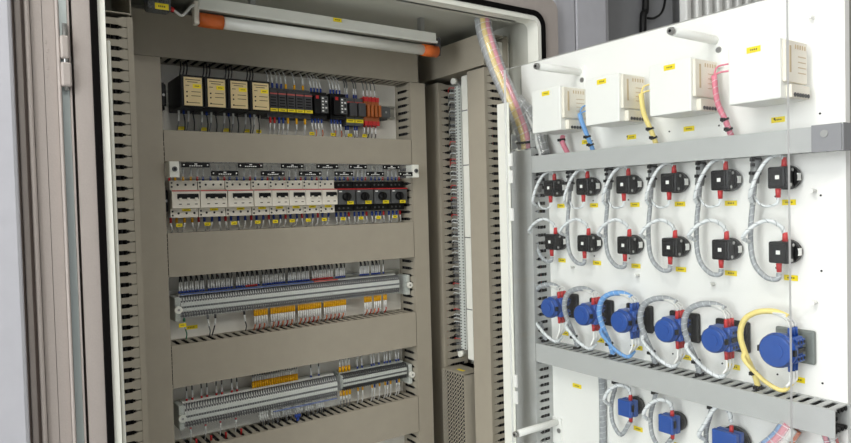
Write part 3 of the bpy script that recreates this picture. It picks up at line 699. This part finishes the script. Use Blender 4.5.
def cable(name, pts, r, m, label, cat='cable', wrapm=None, pitch=.013, wr=.0005, group=None, tie=None, ends=None):
    path = cat_rom(pts, 7)
    t = thing(name, label, cat, pts[0], group)
    part('sheath', MB().tube(path, r, 10), m, t)
    if wrapm: part('spiral_wrap', helix(path, r, pitch, wr*.8), wrapm, t)
    for q in (tie or []):
        i = min(len(path)-2, int(q*(len(path)-1))); d = (path[i+1]-path[i]).normalized()
        part('cable_tie', MB().cyl(path[i]-d*.002, path[i]+d*.002, r+.0022, seg=12).box(path[i]+Vector((-r-.007, -.003, -.003)), path[i]+Vector((-r, .003, .003))), M_black, t)
    return t
# leads beside the instruments
cable('lead', [(1.165, 1.095, .150), (1.160, 1.092, .135), (1.17, 1.085, .109)], .006, M_wire_p, 'pink lead under the first white instrument housing entering the grey duct', tie=[.4])
for i, (y0, m_, n_) in enumerate(((1.020, M_wire_b, 'blue'), (.853, M_wire_y, 'yellow'), (.690, M_wire_p, 'pink'))):
    ht = (.205, .225, .235)[i]
    t = cable('lead', [(1.170, y0-.012, .109), (1.160, y0-.006, .14), (1.155, y0+.006, .175), (1.155, y0+.012, ht-.01)], .0052, m_, '%s lead bundle rising from the duct right of the %s white instrument housing' % (n_, ORD[i]), wrapm=M_wrapw if i == 2 else None, tie=[.15, .35])
    part('loose_end', MB().tube(cat_rom([(1.155, y0+.012, ht-.012), (1.160, y0+.008, ht+.005), (1.175, y0-.006, ht+.010)], 5), .0018, 6).tube(cat_rom([(1.153, y0+.012, ht-.012), (1.160, y0+.004, ht-.006), (1.172, y0-.010, ht-.004)], 5), .0018, 6), m_, t)

# ---- black rotary switches, two rows of six
YS = [1.1340, 1.0300, .9160, .8040, .6940, .5860]
def boot(mb, x, y, z, s, m=0, r=.0042, l=.015):
    mb.cyl((x, y, z), (x, y, z+s*l), r, r*.8, seg=8, m=m); return mb
def black_switch(y, z, lab):
    t = thing('rotary_switch', lab, 'switch', (1.2, y, z), 'black rotary switches on the swing panel')
    part('contact_block', MB().box((1.156, y-.017, z-.019), (1.177, y+.019, z+.019), bev=.003).box((1.152, y-.013, z-.015), (1.156, y+.015, z+.015), bev=.001), M_black, t)
    part('switch_base', MB().cyl((1.177, y-.001, z), (1.192, y-.001, z), .0215, seg=28).cyl((1.192, y-.001, z), (1.1998, y-.001, z), .018, seg=20), M_black, t)
    part('rating_label', MB().box((1.1775, y-.0195, z-.006), (1.190, y-.0225, z+.007)).box((1.1515, y-.004, z-.003), (1.152, y+.003, z+.004)), M_sleeve, t)
    for s, x, dy in ((1, 1.170, -.004), (-1, 1.164, .004)):
        part('terminal_boot', boot(MB(), x, y+dy, z+s*.017, s, r=.0052, l=.018), M_red, t, label='red terminal boot')
        part('terminal_screw', MB().cyl((x, y-.0185, z+s*.013), (x, y-.017, z+s*.013), .003, seg=8), M_zinc, t)
for i, y in enumerate(YS):
    w = 'the one nearest the hinge' if i == 0 else ('the one nearest the free edge' if i == 5 else '%s from the hinge side' % ORD[i])
    black_switch(y, .028, 'black rotary switch with red boots, upper row, '+w)
    black_switch(y, -.103, 'black rotary switch with red boots, second row, '+w)
    pst((1.1386, 1.0343, .9191, .808, .698, .5895)[i], -.016, 'yellow sticker under the upper row black switch, %s from the hinge side' % ORD[i], .024)
    pst((1.139, 1.0286, .9193, .8081, .6999, .5874)[i], -.151, 'yellow sticker under the second row black switch, %s from the hinge side' % ORD[i], .024)
    # harness
    yt = y+.047; o_ = '%s from the hinge side' % ORD[i]
    cable('wire_harness', [(1.170, yt, .067), (1.168, yt, .045), (1.166, yt+.002, .0), (1.162, yt+.006, -.06), (1.160, yt+.004, -.105), (1.158, yt-.006, -.132), (1.158, y+.022, -.149), (1.162, y+.006, -.150), (1.164, y+.004, -.140)],
          .0046, M_wrap, 'grey wrapped harness dropping past the black switch pair '+o_, wrapm=M_wrapw, tie=[.03, .10])
    cable('wire_harness', [(1.172, yt, .069), (1.169, yt, .045), (1.166, yt+.001, .020)], .0084, M_wire_g, 'short thick grey sleeve above the black switch pair %s from the hinge' % ORD[i], tie=[.15, .7])
    cable('wire_branch', [(1.170, y-.004, .060), (1.164, y+.004, .068), (1.152, y+.018, .058), (1.143, y+.032, .030), (1.141, y+.042, -.002), (1.160, yt, -.018)], .0036, M_wrapw, 'white wrapped branch over the upper black switch '+o_, wrapm=M_wrap, pitch=.016, wr=.0007)
    cable('wire_branch', [(1.164, y+.004, -.004), (1.163, y+.006, -.017), (1.160, y+.022, -.022), (1.160, y+.036, -.016), (1.164, yt, -.004)], .0024, M_wrapw, 'thin white branch to the bottom of the upper black switch '+o_, wrapm=M_wire_k, pitch=.02, wr=.0005)
    cable('wire_branch', [(1.170, y-.004, -.070), (1.164, y+.002, -.056), (1.152, y+.018, -.047), (1.141, y+.036, -.056), (1.134, y+.052, -.076), (1.156, yt+.006, -.086)], .0036, M_wrapw, 'white wrapped branch over the second row black switch '+o_, wrapm=M_wrap, pitch=.016, wr=.0007)

# ---- round blue switches above the lower duct
YB = [1.1180, 1.0130, .9080, .7980, .6950, .5790]
for i, y in enumerate(YB):
    z = (-.259, -.263, -.264, -.267, -.270, -.270)[i]; last = i == 5
    w = 'the one nearest the hinge' if i == 0 else ('nearest the free edge, with yellow cable' if last else ('with the blue cable loop' if i == 2 else '%s from the hinge side' % ORD[i]))
    dr = .0235 if not last else .029
    t = thing('cam_switch', 'round blue cam switch above a duct, '+w, 'switch', (1.2, y, z), 'round blue cam switches')
    part('switch_drum', MB().cyl((1.127, y, z), (1.146, y, z), dr, seg=28).cyl((1.124, y, z), (1.127, y, z), dr-.003, dr, seg=28).cyl((1.1225, y, z), (1.124, y, z), dr*.5, seg=20).cyl((1.134, y, z), (1.138, y, z), dr+.0012, seg=28), M_blue, t)
    bd = MB().box((1.146, y-.023, z-.023), (1.178, y+.022, z+.023), bev=.004)
    for k in range(3):
        for s in (1, -1): bd.box((1.148+.010*k, y-.026, z+s*.014-.0055), (1.157+.010*k, y-.0235, z+s*.014+.0055), bev=.0012); bd.cyl((1.1525+.010*k, y-.0268, z+s*.014), (1.1525+.010*k, y-.026, z+s*.014), .0028, seg=8, m=1)
    bd.box((1.149, y-.0266, z-.004), (1.176, y-.024, z+.004), 1)
    part('contact_body', bd, [M_blue, M_black], t)
    part('mounting_flange', MB().box((1.190 if not last else 1.192, y-.034, z-.030), (1.1998, y+.034, z+.030), bev=.004).box((1.180, y-.02, z-.02), (1.192, y+.02, z+.02)), mat('grey_flange', (120, 126, 122), .5) if last else M_black, t)
    part('side_clip', MB().box((1.127, y-dr-.003, z-.005), (1.135, y-dr+.003, z+.005)).box((1.127, y+dr-.003, z-.005), (1.135, y+dr+.003, z+.005)), M_black, t)
    bm_ = M_blue if i in (2, 5) else M_red
    for k in range(3):
        for s in (1, -1):
            part('terminal_boot', boot(MB(), 1.152+.010*k, y-.012, z+s*.022, s, r=.0042, l=.016), bm_, t, label=('blue' if bm_ is M_blue else 'red')+' terminal boot')
    wm, wn = ((M_wrap, 'grey'), (M_wrap, 'grey'), (M_wire_b, 'blue'), (M_wrap, 'grey'), (M_wrap, 'grey'), (M_wire_y, 'yellow'))[i]
    ws = M_wrapw if i not in (2, 5) else wm
    yo = y+.052
    cable('cable_loop', [(1.174, y+.056, -.356), (1.170, y+.060, -.332), (1.160, y+.072, -.292), (1.153, y+.077, -.258), (1.152, y+.068, -.228), (1.155, y+.046, -.212), (1.160, y+.018, -.208), (1.163, y-.004, -.215)], .0060 if not last else .0052, wm,
          '%s cable loop from the lower duct to the blue switch %s from the hinge' % (wn, ORD[i]), wrapm=M_wrapw if i != 5 else M_wire_y, tie=[.04, .17])
    cable('cable_loop', [(1.160, y+.074, -.290), (1.149, y+.069, -.300), (1.148, y+.052, -.316), (1.152, y+.028, -.336), (1.158, y+.004, -.345), (1.162, y-.010, -.330)], .0040, M_wrapw if i not in (2, 5) else wm,
          '%s lower return loop to the bottom of the blue switch %s from the hinge side' % ('white' if i not in (2, 5) else wn, ORD[i]), wrapm=M_wrap if i != 5 else None)
    for k in range(3):
        x = 1.152+.010*k
        single('core_wire', MB().tube(cat_rom([(x, y-.012, z+.038), (x, y-.010, z+.046), (1.158, y+.000, -.217+.003*k), (1.154, y+.018, -.210)], 4), .0019, 6), M_wire_w, 'short white core entering the top of the blue switch %s from the hinge side' % ORD[i], 'wire', 'top cores of blue switch %d' % (i+1), (x, y, z+.04))
        single('core_wire', MB().tube(cat_rom([(x, y-.012, z-.038), (x, y-.012, z-.055), (1.146, y-.008, -.334)], 4), .0023, 6), M_sleeve, 'short white core entering the bottom of the blue switch %s from the hinge side' % ORD[i], 'wire', 'bottom cores of blue switch %d' % (i+1), (x, y, z-.04))
    pst((1.134, 1.024, .9178, .7996, .6963, .5772)[i], -.332, 'yellow sticker beside the bottom of the blue switch %s from the hinge side' % ORD[i], .024)

# ---- small blue and black switches under the lower duct
for i, y in enumerate((.918, .815, .688)):
    z = (-.458, -.466, -.472)[i]; big = i == 2
    t = thing('blue_rotary_switch', 'small blue and black switch under the lower duct, %s from the hinge side' % ORD[i], 'switch', (1.2, y, z), 'blue and black switches under the lower duct')
    k = 1.45 if big else 1
    part('contact_block', MB().box((1.163, y-.017*k, z-.018*k), (1.176, y+.017*k, z+.018*k), bev=.002), M_blue, t)
    part('contact_block', MB().box((1.150, y-.016*k, z-.018*k), (1.161, y+.018*k, z+.018*k), bev=.002).box((1.161, y-.014*k, z-.015*k), (1.163, y+.015*k, z+.015*k), 1).box((1.154, y-.018*k, z-.004), (1.160, y-.016*k, z+.010), 1), [M_blue, M_black], t)
    part('switch_base', MB().cyl((1.176, y, z), (1.192, y, z), .020*k, seg=24).cyl((1.192, y, z), (1.1998, y, z), .016*k, seg=20), M_black, t)
    for s in (1, -1): part('terminal_boot', boot(MB(), 1.164, y-.006, z+s*.016*k, s, r=.0046, l=.014), M_red, t)
    pst(y+.003, z-.056, 'yellow sticker beside the small blue switch %s from the hinge side' % ORD[i], .024)
    cable('wire_harness', [(1.172, y+.038, -.401), (1.170, y+.040, -.425), (1.164, y+.046, -.46), (1.160, y+.040, -.50), (1.160, y+.018, -.522), (1.164, y-.004, z-.030*k)], .0046, M_wrap, 'grey harness under the duct beside the small blue switch %s from the hinge' % ORD[i], wrapm=M_wrapw, tie=[.1])
    cable('wire_branch', [(1.164, y-.006, z+.030*k), (1.160, y-.002, z+.045*k), (1.150, y+.016, z+.048*k), (1.142, y+.036, z+.032), (1.140, y+.046, z+.010), (1.158, y+.044, z-.004)], .0040, M_wrapw, 'white wrapped branch looping over the small blue switch %s from the hinge side' % ORD[i], wrapm=M_wrap, pitch=.016, wr=.0007)
pst(1.098, -.456, 'yellow sticker under the lower duct near the hinge side')
cable('wire_harness', [(1.186, 1.012, -.401), (1.191, 1.012, -.44), (1.1914, 1.014, -.6), (1.1914, 1.016, -.9)], .0085, M_wrap, 'long grey wrapped harness hanging straight down under the lower duct', wrapm=M_wrapw, tie=[.12])

# colourful bundle at bottom right
def bundle(path, R_, cols, r, label, wr=.0014, pitch=.018, ties=()):
    t = thing('cable_bundle', label, 'cable bundle', path[0])
    P = cat_rom(path, 8); n = len(cols)
    d0 = (P[1]-P[0]).normalized(); u0 = d0.orthogonal().normalized(); w0 = d0.cross(u0); face = Vector((-.65, -.75, 0)); a0 = math.atan2(face.dot(w0), face.dot(u0))
    for i, (nm, m) in enumerate(cols):
        mb = MB(); helix(P, R_, 4.0, r, 0, mb, a0+2*math.pi*(i-n//2)/n, seg=7); part('cable_core', mb, m, t, label=nm+' cable core')
    part('spiral_wrap', MB().tube(P, R_+r+.001, 16), M_spiral, t, label='milky clear spiral wrap')
    part('wrap_edge', helix(P, R_+r+.0012, pitch, wr*.38), M_wrapw, t)
    for q in ties:
        i = int(q*(len(P)-1)); d = (P[i+1]-P[i]).normalized(); part('cable_tie', MB().cyl(P[i]-d*.003, P[i]+d*.003, R_+r+.004, seg=14), M_black, t)
    return t
bundle([(1.150, .565, -.402), (1.142, .580, -.43), (1.130, .612, -.47), (1.12, .650, -.53)], .012, [('blue', M_wire_b), ('pink', M_wire_p), ('orange', M_wire_o), ('white', M_wire_w), ('red', M_wire_p), ('blue', M_wire_b)], .006,
       'thick pink and blue cable bundle under the lower duct at bottom right')
bundle([(1.170, .515, -.401), (1.172, .510, -.42), (1.178, .505, -.445)], .007, [('blue', M_wire_b), ('red', M_wire_r), ('white', M_wire_w), ('pink', M_wire_p)], .004,
       'short pink and blue bundle end at the right end of the lower duct', pitch=.012)
# main bundle from the roof
M_wlg = mat('light_grey_wire', (160, 164, 166), .5)
GC = [('grey', M_wlg), ('grey', M_wlg), ('grey', M_wlg), ('pink', M_wire_p), ('yellow', mat('amber_wire', (244, 214, 110), .5)), ('grey', M_wlg), ('grey', M_wlg), ('grey', M_wlg)]
bundle([(1.098, 1.300, .470), (1.098, 1.294, .435), (1.100, 1.278, .39), (1.108, 1.260, .335), (1.122, 1.240, .275), (1.138, 1.222, .215), (1.152, 1.212, .165), (1.158, 1.212, .130)], .0135, GC, .0075,
       'thick spiral-wrapped cable bundle coming from the cabinet roof to the swing panel', pitch=.020, wr=.0012, ties=(.93,))
bundle([(1.138, 1.222, .255), (1.158, 1.200, .22), (1.165, 1.180, .18), (1.165, 1.165, .135), (1.165, 1.155, .109)], .008, [('grey', M_wire_g)]*3+[('white', M_wire_w)], .006,
       'grey side bundle forking off the thick spiral-wrapped bundle', pitch=.020, wr=.0012)

# ------------------------------------------------------------------ neighbours
nl = thing('neighbouring_cabinet', 'closed grey cabinet standing to the left with upright frame profiles', 'cabinet', (-.25, 1.24, -1.5))
part('door_panel', MB().box((-.75, 1.222, -1.42), (.066, 1.245, .52), bev=.006), M_blueg, nl)
part('frame_recess', MB().box((.066, 1.252, -1.45), (.150, 1.30, .53)), M_gap, nl)
part('frame_profile', MB().box((.0705, 1.243, -1.45), (.0795, 1.252, .53), bev=.002).box((.084, 1.238, -1.45), (.0915, 1.252, .53), bev=.003), M_frame, nl)
part('frame_profile', MB().box((.0925, 1.244, -1.45), (.1085, 1.252, .53)).box((.1093, 1.244, -1.45), (.1270, 1.252, .53)).box((.1275, 1.232, -1.45), (.1325, 1.252, .53), bev=.002), M_frame, nl)
part('side_body', MB().box((-.75, 1.30, -1.5), (.150, 1.64, .53)).box((-.75, 1.2455, -1.5), (.064, 1.30, -1.44)), M_frame, nl)
part('edge_trim', MB().box((.1335, 1.240, -1.45), (.1445, 1.2515, .53)), M_steel, nl, label='pale reflective steel strip')
part('edge_trim', MB().box((.1448, 1.236, -1.45), (.1475, 1.2515, .53)), M_frame, nl)
hg = part('hinge', MB().box((.132, 1.226, .208), (.1475, 1.2395, .248), bev=.003).box((.1325, 1.226, .254), (.1455, 1.2395, .292), bev=.003), M_frame, nl, label='taupe two-knuckle hinge')
part('hinge_pin', MB().cyl((.1398, 1.2325, .202), (.1398, 1.2325, .312), .0035), M_zinc, hg)
for k in range(5): part('embossed_mark', MB().box((.1125, 1.2435, .222+.014*k), (.1145+.0015*(k % 2), 1.2445, .229+.014*k), bev=.0003), M_frame, nl)
nr = thing('neighbouring_cabinet', 'tall grey cabinet behind the swing panel at upper right', 'cabinet', (1.7, 1.4, -1.5))
part('door_panel', MB().box((1.312, 1.255, -1.45), (1.395, 1.28, .75), bev=.005), M_blueg, nr)
part('door_panel', MB().box((1.399, 1.255, -1.45), (1.525, 1.28, .75), bev=.004), M_blueg, nr)
part('corner_post', MB().cyl((1.538, 1.275, -1.45), (1.538, 1.275, .75), .012, seg=20), M_blueg, nr)
part('side_body', MB().box((1.32, 1.285, -1.5), (1.545, 1.64, .75)), M_frame, nr)
part('recessed_panel', MB().box((1.5505, 1.33, -1.5), (1.95, 1.60, .75)), M_mid, nr, label='darker recessed panel')
for q in ((1.745, 1.75), ):
    single('power_cable', MB().tube(cat_rom([(1.775, 1.318, -.3), (1.775, 1.318, .5), (1.792, 1.318, .62), (1.80, 1.318, 1.0)], 8), .011), M_black, 'thick black cable hanging behind the swing panel at the top', 'cable', None, (1.775, 1.318, -.3))
single('power_cable', MB().tube(cat_rom([(1.79, 1.318, .57), (1.83, 1.312, .575), (1.875, 1.312, .61), (1.90, 1.315, .70)], 8), .004), M_black, 'thin black cable curving right from the thick one', 'cable', None, (1.79, 1.318, .57))
for k in range(8):
    single('upright_bar', MB().box((1.955+.062*k, 1.28, -1.5), (1.983+.062*k, 1.31, .85), bev=.006), M_white, 'white upright bar, one of a row behind the swing panel at top', 'bar', 'white upright bars behind the swing panel', (1.97+.062*k, 1.295, -1.5))
single('switchgear_cabinet', MB().box((1.955, 1.36, -1.5), (2.9, 1.64, .85), bev=.01), M_mid, 'dark grey cabinet behind the white upright bars', 'cabinet', None, (2.4, 1.5, -1.5))

# ------------------------------------------------------------------ unseen ceiling lamps, added to light the room and the swing panel
def panel_light(x, y, e, sx, sy, lab, col=(1, .97, .93)):
    t = thing('added_ceiling_light', lab, 'lamp', (x, y, 1.5), 'added ceiling light panels')
    part('frame', MB().box((x-sx/2-.02, y-sy/2-.02, 1.47), (x+sx/2+.02, y-sy/2, 1.5)).box((x-sx/2-.02, y+sy/2, 1.47), (x+sx/2+.02, y+sy/2+.02, 1.5)).box((x-sx/2-.02, y-sy/2, 1.47), (x-sx/2, y+sy/2, 1.5)).box((x+sx/2, y-sy/2, 1.47), (x+sx/2+.02, y+sy/2, 1.5)), M_lip, t)
    m = bpy.data.materials.new('lit_diffuser'); m.use_nodes = True; b = m.node_tree.nodes['Principled BSDF']
    b.inputs['Emission Color'].default_value = (*col, 1); b.inputs['Emission Strength'].default_value = e*.2
    part('diffuser', MB().box((x-sx/2, y-sy/2, 1.48), (x+sx/2, y+sy/2, 1.5)), m, t)
    l = bpy.data.lights.new('panel_glow', 'AREA'); l.shape = 'RECTANGLE'; l.size = sx; l.size_y = sy; l.energy = e*3; l.color = col
    o = bpy.data.objects.new('panel_glow', l); COL.objects.link(o); o.parent = t; o.location = (0, 0, -.03)
panel_light(-1.0, .35, 12, 1.2, .6, 'unseen ceiling light panel added left of the cabinet row')
panel_light(.6, -.9, 9, 1.2, .6, 'unseen ceiling light panel added in front of the cabinet row')
# unseen window added on the left wall, a soft daylight source
win = MB().box((-3.0, -1.6, -.6), (-2.99, 1.2, 1.2))
m = bpy.data.materials.new('added_window_glow'); m.use_nodes = True; b = m.node_tree.nodes['Principled BSDF']
b.inputs['Emission Color'].default_value = (.92, .97, 1, 1); b.inputs['Emission Strength'].default_value = 3.0
struct('added_window_1', win, m)
l = bpy.data.lights.new('daylight_fill', 'AREA'); l.shape = 'RECTANGLE'; l.size = 2.8; l.size_y = 1.8; l.energy = 108; l.color = (.95, .98, 1)  # area lamp added at the unseen window to brighten the swing panel
o = bpy.data.objects.new('daylight_fill', l); COL.objects.link(o); o.location = (-2.95, -.2, .3); o.rotation_euler = (0, -math.pi/2, 0); o['kind'] = 'structure'
w = bpy.data.worlds.new('room_air'); S.world = w; w.use_nodes = True
w.node_tree.nodes['Background'].inputs[0].default_value = (.93, .95, 1, 1); w.node_tree.nodes['Background'].inputs[1].default_value = .27

# ------------------------------------------------------------------ camera
cam = bpy.data.cameras.new('camera'); co = bpy.data.objects.new('camera', cam); COL.objects.link(co)
def nrm(v): return Vector(v).normalized()
F = 655.0
dY = nrm((-30-425.5, 215-221.5, F)); dX = Vector((1368-425.5, 178-221.5, F)); dX = (dX-dY*dX.dot(dY)).normalized()
dZ = dY.cross(dX)
if dZ.y > 0: dZ = -dZ
right = Vector((dX.x, dY.x, dZ.x)); down = Vector((dX.y, dY.y, dZ.y)); fwd = Vector((dX.z, dY.z, dZ.z))
mx = Matrix((right, -down, -fwd)).transposed()
co.matrix_world = mx.to_4x4()
cam.sensor_width = 36; cam.lens = F/851*36; cam.clip_start = .01
S.camera = co

for o in list(S.objects):
    if o.parent is None: o.location.z += H
S.view_settings.view_transform = 'Standard'; S.view_settings.look = 'None'
S.view_settings.exposure = -0.36; S.view_settings.gamma = 1; S.view_settings.use_curve_mapping = False
